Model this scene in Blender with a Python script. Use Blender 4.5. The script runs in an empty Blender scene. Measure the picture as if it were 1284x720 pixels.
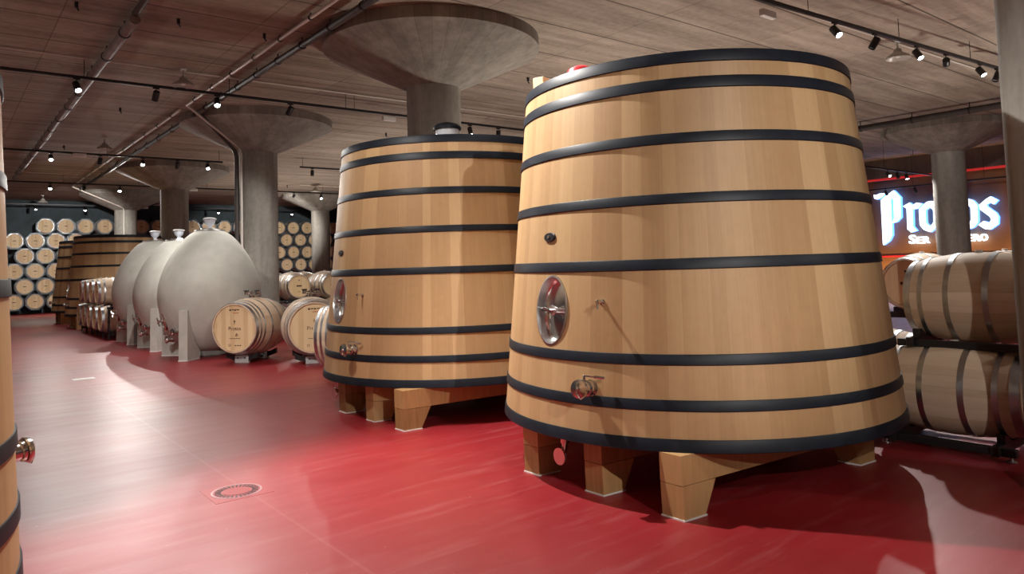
import bpy, math, random
from mathutils import Matrix, Vector
random.seed(7)
PI = math.pi
R = math.radians
scene = bpy.context.scene
COL = scene.collection

# ------------------------------------------------------------------ building grid
# the hall's own axes: "along" runs down the aisle, "across" runs from aisle to the rows of vats
AL = Vector((-0.6258, 0.7800, 0)); AC = Vector((0.7800, 0.6258, 0))
RZ = math.atan2(0.6258, 0.7800)            # local X = across, local Y = along
CEIL = 5.35
def W(al, ac, z=0.0):
    v = AL * al + AC * ac
    return Vector((v.x, v.y, z))

# ------------------------------------------------------------------ materials
def node_mat(name):
    m = bpy.data.materials.new(name); m.use_nodes = True
    nt = m.node_tree; b = nt.nodes['Principled BSDF']
    return m, nt, b
def N(nt, t, **kw):
    n = nt.nodes.new(t)
    for k, v in kw.items():
        setattr(n, k, v)
    return n
def math_n(nt, op, a, b=None, c=None):
    n = nt.nodes.new('ShaderNodeMath'); n.operation = op
    for i, v in enumerate((a, b, c)):
        if v is None: continue
        if isinstance(v, (int, float)): n.inputs[i].default_value = v
        else: nt.links.new(v, n.inputs[i])
    return n.outputs[0]
def ramp(nt, fac, stops):
    n = nt.nodes.new('ShaderNodeValToRGB'); nt.links.new(fac, n.inputs[0])
    e = n.color_ramp.elements
    while len(e) < len(stops): e.new(0.5)
    for i, (p, c) in enumerate(stops):
        e[i].position = p; e[i].color = (*c, 1)
    return n.outputs[0]
def mixc(nt, fac, a, b, mode='MIX'):
    n = nt.nodes.new('ShaderNodeMix'); n.data_type = 'RGBA'; n.blend_type = mode
    for s, v in ((0, fac), (6, a), (7, b)):
        if isinstance(v, (int, float)): n.inputs[s].default_value = v
        elif isinstance(v, tuple): n.inputs[s].default_value = (*v, 1)
        else: nt.links.new(v, n.inputs[s])
    return n.outputs[2]
def comb(nt, x, y, z):
    n = nt.nodes.new('ShaderNodeCombineXYZ')
    for i, v in enumerate((x, y, z)):
        if isinstance(v, (int, float)): n.inputs[i].default_value = v
        else: nt.links.new(v, n.inputs[i])
    return n.outputs[0]
def noise(nt, vec, scale, detail=3, rough=0.55):
    n = nt.nodes.new('ShaderNodeTexNoise'); n.inputs['Scale'].default_value = scale
    n.inputs['Detail'].default_value = detail; n.inputs['Roughness'].default_value = rough
    if vec is not None: nt.links.new(vec, n.inputs['Vector'])
    return n.outputs[0]
def bump(nt, b, h, strength, dist=0.02):
    n = nt.nodes.new('ShaderNodeBump'); n.inputs['Strength'].default_value = strength
    n.inputs['Distance'].default_value = dist
    nt.links.new(h, n.inputs['Height']); nt.links.new(n.outputs[0], b.inputs['Normal'])

def plain(name, col, rough=0.5, metal=0.0, spec=0.5, var=0.0, emit=None, estr=0.0, scale=8):
    m, nt, b = node_mat(name)
    b.inputs['Roughness'].default_value = rough; b.inputs['Metallic'].default_value = metal
    b.inputs['Specular IOR Level'].default_value = spec
    b.inputs['Base Color'].default_value = (*col, 1)
    if var:
        tc = N(nt, 'ShaderNodeTexCoord')
        n = noise(nt, tc.outputs['Object'], scale, 4)
        c = ramp(nt, n, [(0.3, tuple(x * (1 - var) for x in col)), (0.7, tuple(min(1, x * (1 + var)) for x in col))])
        nt.links.new(c, b.inputs['Base Color'])
    if emit:
        b.inputs['Emission Color'].default_value = (*emit, 1); b.inputs['Emission Strength'].default_value = estr
    return m

def stave_wood(name, dark, mid, light, count, along=0.55, rough=0.5, seam=0.28, tone=0.40):
    """timber set round the local Z axis: each stave its own tone, grain running with Z"""
    m, nt, b = node_mat(name)
    tc = N(nt, 'ShaderNodeTexCoord'); sp = N(nt, 'ShaderNodeSeparateXYZ')
    nt.links.new(tc.outputs['Object'], sp.inputs[0])
    oi = N(nt, 'ShaderNodeObjectInfo')
    ang = math_n(nt, 'ARCTAN2', sp.outputs[1], sp.outputs[0])
    s = math_n(nt, 'MULTIPLY_ADD', ang, count / (2 * PI), 0.37)
    wob = N(nt, 'ShaderNodeTexNoise'); wob.noise_dimensions = '1D'
    wob.inputs['Scale'].default_value = 0.9
    nt.links.new(s, wob.inputs['W'])
    s2 = math_n(nt, 'ADD', s, math_n(nt, 'MULTIPLY', wob.outputs[0], 1.6))
    fl = math_n(nt, 'FLOOR', s2); fr = math_n(nt, 'FRACT', s2)
    wn = N(nt, 'ShaderNodeTexWhiteNoise'); wn.noise_dimensions = '1D'
    nt.links.new(math_n(nt, 'MULTIPLY_ADD', oi.outputs['Random'], 91.0, fl), wn.inputs['W'])
    g = noise(nt, comb(nt, math_n(nt, 'MULTIPLY', s2, 3.4), math_n(nt, 'MULTIPLY', sp.outputs[2], along), math_n(nt, 'MULTIPLY', wn.outputs[0], 9)), 3.0, 5, 0.62)
    ray = noise(nt, comb(nt, math_n(nt, 'MULTIPLY', s2, 1.6), math_n(nt, 'MULTIPLY', sp.outputs[2], 7.0), math_n(nt, 'MULTIPLY', wn.outputs[0], 31)), 2.2, 3, 0.5)
    t = math_n(nt, 'ADD', math_n(nt, 'MULTIPLY_ADD', wn.outputs[0], tone, (0.55 - tone) / 2), math_n(nt, 'MULTIPLY', g, 0.36))
    t = math_n(nt, 'ADD', t, math_n(nt, 'MULTIPLY', ray, 0.14))
    c = ramp(nt, t, [(0.18, dark), (0.5, mid), (0.85, light)])
    edge = math_n(nt, 'LESS_THAN', math_n(nt, 'ABSOLUTE', math_n(nt, 'SUBTRACT', fr, 0.5)), 0.485)
    c2 = mixc(nt, math_n(nt, 'MULTIPLY', math_n(nt, 'SUBTRACT', 1.0, edge), seam), c, dark)
    nt.links.new(c2, b.inputs['Base Color'])
    b.inputs['Roughness'].default_value = rough; b.inputs['Specular IOR Level'].default_value = 0.35
    bump(nt, b, math_n(nt, 'ADD', g, edge), 0.08, 0.006)
    return m

def plank_wood(name, dark, mid, light, width=0.1, axis=0, grain=1, rough=0.55):
    m, nt, b = node_mat(name)
    tc = N(nt, 'ShaderNodeTexCoord'); sp = N(nt, 'ShaderNodeSeparateXYZ')
    nt.links.new(tc.outputs['Object'], sp.inputs[0])
    oi = N(nt, 'ShaderNodeObjectInfo')
    s = math_n(nt, 'MULTIPLY', sp.outputs[axis], 1 / width)
    fl = math_n(nt, 'FLOOR', s); fr = math_n(nt, 'FRACT', s)
    wn = N(nt, 'ShaderNodeTexWhiteNoise'); wn.noise_dimensions = '1D'
    nt.links.new(math_n(nt, 'MULTIPLY_ADD', oi.outputs['Random'], 57.0, fl), wn.inputs['W'])
    sc = [22.0, 22.0, 22.0]; sc[grain] = 1.6
    v = comb(nt, *[math_n(nt, 'MULTIPLY', sp.outputs[i], sc[i]) for i in range(3)])
    g = noise(nt, v, 1.6, 5, 0.6)
    t = math_n(nt, 'ADD', math_n(nt, 'MULTIPLY', wn.outputs[0], 0.5), math_n(nt, 'MULTIPLY', g, 0.5))
    c = ramp(nt, t, [(0.15, dark), (0.5, mid), (0.85, light)])
    edge = math_n(nt, 'GREATER_THAN', math_n(nt, 'ABSOLUTE', math_n(nt, 'SUBTRACT', fr, 0.5)), 0.485)
    nt.links.new(mixc(nt, math_n(nt, 'MULTIPLY', edge, 0.4), c, dark), b.inputs['Base Color'])
    b.inputs['Roughness'].default_value = rough; b.inputs['Specular IOR Level'].default_value = 0.3
    return m

M = {}
M['vat'] = stave_wood('vat_oak', (0.345, 0.20, 0.09), (0.47, 0.298, 0.147), (0.585, 0.40, 0.212), 66)
M['vat_end'] = plank_wood('vat_end_oak', (0.40, 0.22, 0.10), (0.52, 0.32, 0.16), (0.62, 0.42, 0.22), 0.12, 1, 0)
M['beam'] = plank_wood('stand_oak', (0.20, 0.095, 0.035), (0.42, 0.24, 0.10), (0.54, 0.34, 0.155), 0.6, 1, 2)
M['block'] = plank_wood('pale_block', (0.62, 0.45, 0.25), (0.72, 0.54, 0.32), (0.8, 0.62, 0.4), 0.3, 1, 0)
M['hoop'] = plain('black_hoop', (0.011, 0.014, 0.021), 0.45, 0.0, 0.22, 0.25)
M['barrel'] = stave_wood('barrel_oak', (0.42, 0.285, 0.185), (0.60, 0.455, 0.325), (0.74, 0.60, 0.455), 27, 1.3, 0.55, tone=.26)
M['head'] = plank_wood('barrel_head', (0.60, 0.42, 0.22), (0.72, 0.53, 0.31), (0.80, 0.62, 0.39), 0.085, 0, 1)
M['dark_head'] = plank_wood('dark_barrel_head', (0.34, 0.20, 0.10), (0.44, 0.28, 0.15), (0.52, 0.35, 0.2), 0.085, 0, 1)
M['steel'] = plain('polished_steel', (0.72, 0.70, 0.68), 0.16, 1.0)
M['satin'] = plain('satin_steel', (0.62, 0.62, 0.62), 0.32, 1.0)
M['galv'] = plain('galvanised_hoop', (0.50, 0.53, 0.57), 0.34, 1.0, 0.5, 0.12, scale=14)
M['reflect_steel'] = plain('red_reflection_steel', (0.72, 0.58, 0.55), 0.2, 1.0)  # steel with the red floor's pinkish reflection put into its colour
M['black'] = plain('black_paint', (0.012, 0.012, 0.014), 0.45)
M['rubber'] = plain('black_rubber', (0.015, 0.015, 0.016), 0.7)
M['white'] = plain('white_plastic', (0.75, 0.75, 0.73), 0.4)
M['grey'] = plain('grey_plastic', (0.42, 0.42, 0.42), 0.5)
M['red'] = plain('red_silicone', (0.62, 0.03, 0.04), 0.35)
M['ink'] = plain('burnt_mark', (0.09, 0.045, 0.02), 0.8)
M['redink'] = plain('red_mark', (0.45, 0.12, 0.07), 0.8)
M['egg'] = plain('pale_concrete', (0.50, 0.495, 0.45), 0.62, 0.0, 0.35, 0.07, scale=5)
M['pipe'] = plain('pipe_paint', (0.20, 0.165, 0.15), 0.55, 0.0, 0.4, 0.25)
M['darkpipe'] = plain('dark_pipe_paint', (0.06, 0.05, 0.047), 0.5, 0.0, 0.4, 0.2)
M['conduit'] = plain('pale_conduit', (0.62, 0.57, 0.52), 0.4, 0.0)
M['wallgrey'] = plain('dark_wall', (0.055, 0.072, 0.082), 0.8, 0, 0.3, 0.3, scale=1.5)
M['rack'] = plain('rack_steel', (0.13, 0.15, 0.16), 0.45, 0.3)
M['lamp_on'] = plain('lamp_lens', (1, 1, 1), 0.3, emit=(1.0, 0.97, 0.92), estr=60)
M['lamp_off'] = plain('lamp_lens_dark', (0.10, 0.10, 0.11), 0.15)
M['shade'] = plain('enamel_shade', (0.42, 0.40, 0.37), 0.35)
M['sign_face'] = plain('sign_face', (0.9, 0.93, 1), 0.4, emit=(0.66, 0.84, 1.0), estr=2.6)
M['sign_side'] = plain('sign_side', (0.02, 0.06, 0.22), 0.4, emit=(0.08, 0.25, 1.0), estr=4.0)
M['redstrip'] = plain('red_strip', (0.6, 0.02, 0.02), 0.4, emit=(1.0, 0.05, 0.05), estr=0.35)
M['grate'] = plain('drain_steel', (0.40, 0.30, 0.30), 0.4, 0.8)
M['plate'] = plain('pale_plate', (0.75, 0.72, 0.70), 0.35)
M['plastic_clear'] = plain('clear_plastic', (0.62, 0.66, 0.74), 0.15, 0, 0.6)

def concrete(name, a, bcol, streak=(1, 1, 1), scale=1.0, boards=False):
    m, nt, b = node_mat(name)
    tc = N(nt, 'ShaderNodeTexCoord'); sp = N(nt, 'ShaderNodeSeparateXYZ')
    nt.links.new(tc.outputs['Object'], sp.inputs[0])
    v = comb(nt, *[math_n(nt, 'MULTIPLY', sp.outputs[i], streak[i] * scale) for i in range(3)])
    n1 = noise(nt, v, 1.0, 6, 0.65); n2 = noise(nt, tc.outputs['Object'], 9 * scale, 4, 0.6)
    n3 = noise(nt, tc.outputs['Object'], 0.45, 3, 0.5)
    t = math_n(nt, 'ADD', math_n(nt, 'MULTIPLY', n1, 0.6), math_n(nt, 'ADD', math_n(nt, 'MULTIPLY', n2, 0.2), math_n(nt, 'MULTIPLY', n3, 0.2)))
    c = ramp(nt, t, [(0.30, a), (0.70, bcol)])
    h = n1
    if boards:
        def line(ch, pitch, w, off):
            f = math_n(nt, 'FRACT', math_n(nt, 'MULTIPLY_ADD', sp.outputs[ch], 1 / pitch, off))
            return math_n(nt, 'LESS_THAN', f, w / pitch)
        l1 = line(1, 1.24, 0.035, 0.3); l2 = line(0, 2.48, 0.02, 0.45)
        l3 = line(1, 0.31, 0.008, 0.12)
        c = mixc(nt, math_n(nt, 'MULTIPLY', l1, 0.8), c, tuple(x * 0.35 for x in a))
        c = mixc(nt, math_n(nt, 'MULTIPLY', l2, 0.45), c, tuple(x * 0.35 for x in a))
        c = mixc(nt, math_n(nt, 'MULTIPLY', l3, 0.16), c, tuple(x * 0.35 for x in a))
        fl = math_n(nt, 'FLOOR', math_n(nt, 'MULTIPLY_ADD', sp.outputs[1], 1 / 1.24, 0.3))
        fx = math_n(nt, 'FLOOR', math_n(nt, 'MULTIPLY_ADD', sp.outputs[0], 1 / 2.48, 0.45))
        wn = N(nt, 'ShaderNodeTexWhiteNoise'); wn.noise_dimensions = '2D'
        nt.links.new(comb(nt, fl, fx, 0.0), wn.inputs['Vector'])
        c = mixc(nt, math_n(nt, 'MULTIPLY', wn.outputs[0], 0.22), c, a)
    nt.links.new(c, b.inputs['Base Color'])
    b.inputs['Roughness'].default_value = 0.8; b.inputs['Specular IOR Level'].default_value = 0.25
    bump(nt, b, h, 0.25, 0.02)
    return m
M['ceil'] = concrete('board_marked_concrete', (0.125, 0.093, 0.073), (0.50, 0.415, 0.345), (0.35, 3.2, 1), 1.0, True)
M['conc'] = concrete('column_concrete', (0.13, 0.12, 0.105), (0.38, 0.352, 0.313), (3.5, 3.5, 0.5), 1.0)
def cone_boards():
    m = M['conc'].copy(); m.name = 'capital_concrete'; nt = m.node_tree
    b = nt.nodes['Principled BSDF']; src = b.inputs['Base Color'].links[0].from_socket
    tc = N(nt, 'ShaderNodeTexCoord'); sp = N(nt, 'ShaderNodeSeparateXYZ'); nt.links.new(tc.outputs['Object'], sp.inputs[0])
    s = math_n(nt, 'MULTIPLY', math_n(nt, 'ARCTAN2', sp.outputs[1], sp.outputs[0]), 44 / (2 * PI))
    wn = N(nt, 'ShaderNodeTexWhiteNoise'); wn.noise_dimensions = '1D'; nt.links.new(math_n(nt, 'FLOOR', s), wn.inputs['W'])
    fr = math_n(nt, 'LESS_THAN', math_n(nt, 'FRACT', s), 0.06)
    c = mixc(nt, math_n(nt, 'MULTIPLY', wn.outputs[0], 0.25), src, (0.15, 0.125, 0.105))
    c = mixc(nt, math_n(nt, 'MULTIPLY', fr, 0.25), c, (0.06, 0.05, 0.045))
    nt.links.new(c, b.inputs['Base Color'])
    return m
M['capital'] = cone_boards()
M['conc_dark'] = concrete('beam_concrete', (0.15, 0.14, 0.13), (0.30, 0.28, 0.26), (3.0, 3.0, 0.5), 1.0)

def floor_mat():
    m, nt, b = node_mat('red_resin_floor')
    tc = N(nt, 'ShaderNodeTexCoord'); sp = N(nt, 'ShaderNodeSeparateXYZ')
    nt.links.new(tc.outputs['Object'], sp.inputs[0])
    n0 = noise(nt, tc.outputs['Object'], 0.55, 4, 0.6)
    c = ramp(nt, n0, [(0.25, (0.215, 0.010, 0.015)), (0.75, (0.30, 0.015, 0.020))])
    v = comb(nt, math_n(nt, 'MULTIPLY', sp.outputs[0], 0.8), math_n(nt, 'MULTIPLY', sp.outputs[1], 6.0), 0.0)
    sc = noise(nt, v, 1.3, 6, 0.7)
    scf = ramp(nt, sc, [(0.52, (0, 0, 0)), (0.80, (1, 1, 1))])
    c = mixc(nt, math_n(nt, 'MULTIPLY', scf, 0.18), c, (0.55, 0.28, 0.28))
    spk = noise(nt, tc.outputs['Object'], 38, 2, 0.5)
    spf = ramp(nt, spk, [(0.745, (0, 0, 0)), (0.77, (1, 1, 1))])
    c = mixc(nt, math_n(nt, 'MULTIPLY', spf, 0.35), c, (0.7, 0.5, 0.48))
    # saw-cut joint running down the aisle
    j = math_n(nt, 'LESS_THAN', math_n(nt, 'ABSOLUTE', math_n(nt, 'SUBTRACT', sp.outputs[0], 1.76)), 0.010)
    c = mixc(nt, math_n(nt, 'MULTIPLY', j, 0.07), c, (0.62, 0.36, 0.34))
    nt.links.new(c, b.inputs['Base Color'])
    rn = noise(nt, v, 0.8, 5, 0.6)
    rr = N(nt, 'ShaderNodeMapRange'); rr.inputs[3].default_value = 0.30; rr.inputs[4].default_value = 0.50
    nt.links.new(rn, rr.inputs[0]); nt.links.new(rr.outputs[0], b.inputs['Roughness'])
    b.inputs['Specular IOR Level'].default_value = 0.65
    bn = noise(nt, tc.outputs['Object'], 3.0, 3, 0.5)
    bump(nt, b, bn, 0.05, 0.01)
    return m
M['floor'] = floor_mat()
def sign_wall():
    m, nt, b = node_mat('rust_panel')
    tc = N(nt, 'ShaderNodeTexCoord')
    n0 = noise(nt, tc.outputs['Object'], 1.2, 4, 0.6)
    nt.links.new(ramp(nt, n0, [(0.3, (0.22, 0.115, 0.05)), (0.7, (0.29, 0.155, 0.07))]), b.inputs['Base Color'])
    b.inputs['Roughness'].default_value = 0.6
    return m
M['signwall'] = sign_wall()

# ------------------------------------------------------------------ mesh builder
class MB:
    def __init__(s): s.v = []; s.f = []; s.mi = []
    def add(s, vs, fs, mat=None, mi=0):
        o = len(s.v)
        for p in vs:
            p = Vector(p)
            s.v.append(mat @ p if mat is not None else p)
        for f in fs:
            s.f.append([i + o for i in f]); s.mi.append(mi)
        return s
    def box(s, x0, x1, y0, y1, z0, z1, mat=None, bev=0.0, mi=0):
        if bev:
            b = min(bev, (x1 - x0) * .45, (y1 - y0) * .45, (z1 - z0) * .45)
            def ring(i, z): return [(x0 + i, y0 + b, z), (x0 + b, y0 + i, z), (x1 - b, y0 + i, z), (x1 - i, y0 + b, z), (x1 - i, y1 - b, z), (x1 - b, y1 - i, z), (x0 + b, y1 - i, z), (x0 + i, y1 - b, z)]
            def ringb(z): return [(x0 + b, y0 + b, z)] * 1
            rings = [ring(b, z0), ring(0, z0 + b), ring(0, z1 - b), ring(b, z1)]
            vs = [p for r_ in rings for p in r_]
            fs = []
            for k in range(3):
                for i in range(8):
                    j = (i + 1) % 8
                    fs.append((k * 8 + i, k * 8 + j, k * 8 + 8 + j, k * 8 + 8 + i))
            fs.append(tuple(range(7, -1, -1))); fs.append(tuple(range(24, 32)))
            return s.add(vs, fs, mat, mi)
        vs = [(x, y, z) for z in (z0, z1) for x, y in ((x0, y0), (x1, y0), (x1, y1), (x0, y1))]
        return s.add(vs, [(3, 2, 1, 0), (4, 5, 6, 7), (0, 1, 5, 4), (1, 2, 6, 5), (2, 3, 7, 6), (3, 0, 4, 7)], mat, mi)
    def lathe(s, prof, n=64, mat=None, sx=1.0, sy=1.0, closed=True, caps=False, mi=0):
        """prof: (r, z) list; closed joins last to first (a ring), caps closes the ends"""
        vs = []; k = len(prof)
        for i in range(n):
            a = 2 * PI * i / n; c, q = math.cos(a), math.sin(a)
            vs += [(r * c * sx, r * q * sy, z) for r, z in prof]
        fs = []
        for i in range(n):
            j = (i + 1) % n
            for t in range(k if closed else k - 1):
                u = (t + 1) % k
                fs.append((i * k + t, j * k + t, j * k + u, i * k + u))
        if caps:
            fs.append(tuple(i * k for i in range(n - 1, -1, -1))); fs.append(tuple(i * k + k - 1 for i in range(n)))
        return s.add(vs, fs, mat, mi)
    def cyl(s, r, z0, z1, n=24, mat=None, r2=None, mi=0):
        r2 = r if r2 is None else r2
        b = min(0.15 * min(r, r2), abs(z1 - z0) * 0.2)
        return s.lathe([(r - b, z0), (r, z0 + b), (r2, z1 - b), (r2 - b, z1)], n, mat, closed=False, caps=True, mi=mi)
    def tube(s, p, q, r, n=12, mat=None, mi=0):
        p = Vector(p); q = Vector(q); d = q - p
        m = Matrix.Translation(p) @ d.to_track_quat('Z', 'Y').to_matrix().to_4x4()
        if mat is not None: m = mat @ m
        return s.cyl(r, 0, d.length, n, m, mi=mi)
    def pipe(s, pts, r, n=12, mat=None, mi=0):
        pts = [Vector(p) for p in pts]; k = len(pts); vs = []; up = None
        for i, p in enumerate(pts):
            d = (pts[min(i + 1, k - 1)] - pts[max(i - 1, 0)]).normalized()
            if up is None:
                up = d.orthogonal().normalized()
            up = (up - d * up.dot(d)).normalized(); sd = d.cross(up)
            vs += [p + (up * math.cos(2 * PI * j / n) + sd * math.sin(2 * PI * j / n)) * r for j in range(n)]
        fs = [(i * n + j, i * n + (j + 1) % n, (i + 1) * n + (j + 1) % n, (i + 1) * n + j) for i in range(k - 1) for j in range(n)]
        fs += [tuple(range(n - 1, -1, -1)), tuple(range((k - 1) * n, k * n))]
        return s.add(vs, fs, mat, mi)
    def prism(s, poly, z0, z1, mat=None, mi=0, side_mi=None):
        k = len(poly)
        if sum(poly[i][0] * poly[(i + 1) % k][1] - poly[(i + 1) % k][0] * poly[i][1] for i in range(k)) < 0: poly = poly[::-1]
        vs = [(x, y, z0) for x, y in poly] + [(x, y, z1) for x, y in poly]
        s.add(vs, [tuple(range(k - 1, -1, -1))], mat, side_mi if side_mi is not None else mi)
        o = len(s.v) - 2 * k
        s.f.append([o + k + i for i in range(k)]); s.mi.append(mi)
        for i in range(k):
            j = (i + 1) % k
            s.f.append([o + i, o + j, o + k + j, o + k + i]); s.mi.append(side_mi if side_mi is not None else mi)
        return s
    def mesh(s, name, mats, ang=35):
        me = bpy.data.meshes.new(name)
        me.from_pydata([tuple(p) for p in s.v], [], s.f)
        for m in (mats if isinstance(mats, (list, tuple)) else [mats]): me.materials.append(m)
        me.polygons.foreach_set('material_index', s.mi)
        me.polygons.foreach_set('use_smooth', [True] * len(me.polygons))
        me.update()
        me.set_sharp_from_angle(angle=R(ang))
        return me
    def build(s, name, mats, parent=None, loc=None, rot=None, ang=35):
        o = bpy.data.objects.new(name, s.mesh(name, mats, ang)); COL.objects.link(o)
        if parent is not None: o.parent = parent
        if loc is not None: o.location = loc
        if rot is not None: o.rotation_euler = rot
        return o

def tag(o, label, cat, group=None):
    o['label'] = label; o['category'] = cat
    if group: o['group'] = group
    return o
def thing(name, label, cat, loc=(0, 0, 0), rot=(0, 0, 0), group=None):
    o = bpy.data.objects.new(name, None); COL.objects.link(o)
    o.empty_display_size = 0.1; o.location = loc; o.rotation_euler = rot
    return tag(o, label, cat, group)
def struct(o): o['kind'] = 'structure'; return o
KIDS = {}
def kids(o): return [c for c in bpy.data.objects if c.parent == o]
def dup(o, parent=None, skip=()):
    c = o.copy(); COL.objects.link(c); c.parent = parent
    for ch in kids(o):
        if ch.name.split('.')[0] in skip: continue
        dup(ch, c, skip)
    return c
def place(o, loc, rot=(0, 0, 0), label=None, group=None):
    o.location = loc; o.rotation_euler = rot
    if label: o['label'] = label
    if group: o['group'] = group
    return o

# ------------------------------------------------------------------ the room
G = (0, 0, RZ)
struct(MB().box(-16, 31.4, -13, 40.9, -0.2, 0).build('floor', M['floor'], rot=G))
struct(MB().box(-16, 31.4, -13, 40.9, CEIL, CEIL + 0.3).build('ceiling', M['ceil'], rot=G))
struct(MB().box(-16, 31.4, 40.75, 41.0, 0, CEIL).build('wall_back', M['wallgrey'], rot=G))
struct(MB().box(31.0, 31.4, -13, 40.75, 0, CEIL).build('wall_right', M['signwall'], rot=G))
struct(MB().box(30.2, 30.55, -13, 40.75, 4.58, CEIL).build('trim_1', M['conc_dark'], rot=G))
struct(MB().box(30.17, 30.24, -13, 40.75, 4.50, 4.58).build('trim_2', M['redstrip'], rot=G))
struct(MB().box(30.93, 31.0, -13, 40.75, 1.36, 1.43).build('trim_3', M['redstrip'], rot=G))

# ------------------------------------------------------------------ columns with mushroom heads
def column(al, ac, label, xy=None):
    p = Vector((xy[0], xy[1], 0)) if xy else W(al, ac)
    t = thing('concrete_column', label, 'column', p, G, 'round concrete columns')
    MB().lathe([(0.45, 0), (0.45, 4.58)], 64, closed=False, caps=True).build('shaft', M['conc'], t)
    MB().lathe([(0.42, 4.52), (0.47, 4.55), (1.80, 5.165), (1.80, CEIL - .002), (1.2, CEIL - .002), (0.4, CEIL - .002)], 96, closed=False, caps=True).build('capital', M['capital'], t)
    return t
column(0, 0, 'grey concrete column rising right behind the middle big vat, wide flared head above', (-1.25, 11.99))
column(0, 0, 'grey concrete column behind the pale concrete eggs with pipes down its left side', (-6.28, 17.88))
column(0, 0, 'grey concrete column behind the middle egg tank, its head lost among track lights', (-11.78, 25.11))
column(0, 0, 'farthest grey concrete column on the left, rising behind the distant brown vats', (-17.3, 32.2))
column(0, 0, 'slim far grey concrete column in front of the barrel wall, left of the middle vat', (-9.52, 35.78))
column(0, 0, 'grey concrete column standing before the glowing wall sign', (13.38, 21.89))
column(0, 0, 'close grey concrete column at the right edge in front of the lying barrels', (3.60, 4.42))

# ------------------------------------------------------------------ big upright vats
RT, RB, ZT, ZB = 1.2666, 1.5189, 2.912, 0.381
K = (RT - RB) / (ZT - ZB)
def vr(z): return RB + K * (z - ZB)
HOOPS = [(2.832, 2.912), (2.657, 2.734), (2.298, 2.367), (1.907, 1.973), (1.488, 1.558), (0.898, 0.965), (0.623, 0.690), (0.381, 0.459)]
def surf(az, z, out=0.0):
    """frame on the vat's skin: X outward, Y sideways, Z up the slope"""
    a = R(az); r = vr(z) + out
    nx = Vector((math.cos(a), math.sin(a), -K)).normalized()
    zz = Vector((math.cos(a) * K, math.sin(a) * K, 1)).normalized()
    yy = zz.cross(nx)
    m = Matrix((nx, yy, zz)).transposed().to_4x4(); m.translation = Vector((r * math.cos(a), r * math.sin(a), z))
    return m
XOUT = Matrix.Rotation(PI / 2, 4, 'Y')        # maps local Z of a lathe to +X
def valve(parent, m, name='drain_valve', s=1.0):
    S = m @ Matrix.Scale(s, 4)
    v = MB()
    v.lathe([(0, -.02), (.062, -.02), (.062, .012), (.040, .014), (.040, .05), (.060, .052), (.060, .072), (.046, .074), (.050, .10), (.046, .128), (.058, .130), (.058, .148), (0, .148)], 24, S @ XOUT, closed=False)
    b = v.build(name, M['steel'], parent)
    c = MB().lathe([(0, .150), (.068, .150), (.072, .158), (.068, .176), (.020, .184), (.012, .200), (0, .202)], 28, S @ XOUT, closed=False)
    c.box(.182, .196, -.006, .006, -.045, .045, S)
    c.build('valve_cap', M['steel'], b)
    l = MB().tube((.10, 0, .03), (.10, 0, .098), .011, 12, S).tube((.10, .0, .095), (.06, .075, .088), .007, 10, S).tube((.065, .065, .089), (.03, .135, .082), .012, 12, S)
    l.build('valve_lever', M['steel'], b)
    ch = MB().pipe([(.19, 0, -.03), (.185, .012, -.062), (.17, .025, -.075), (.15, .03, -.06), (.14, .03, -.04)], .004, 6, S)
    ch.build('valve_chain', M['steel'], b)
    return b
def vat_shell():
    t = 0.075
    mb = MB().lathe([(RB, ZB), (vr(1.0), 1.0), (vr(1.7), 1.7), (vr(2.3), 2.3), (RT, ZT), (RT - t, ZT), (vr(1.7) - t, 1.7), (vr(1.0) - t, 1.0), (RB - t, ZB)], 160)
    o = mb.build('staves', M['vat'])
    m = surf(177, 1.2266)
    c = MB().lathe([(1, -.3), (1, .2)], 64, m @ XOUT, sx=.245, sy=.166, closed=False, caps=True).build('cutter', M['vat'])
    bo = o.modifiers.new('b', 'BOOLEAN'); bo.operation = 'DIFFERENCE'; bo.object = c; bo.solver = 'EXACT'
    dg = bpy.context.evaluated_depsgraph_get(); dg.update()
    me = bpy.data.meshes.new_from_object(o.evaluated_get(dg))
    me.set_sharp_from_angle(angle=R(35))
    o.modifiers.clear(); o.data = me
    bpy.data.objects.remove(c)
    return o
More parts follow.
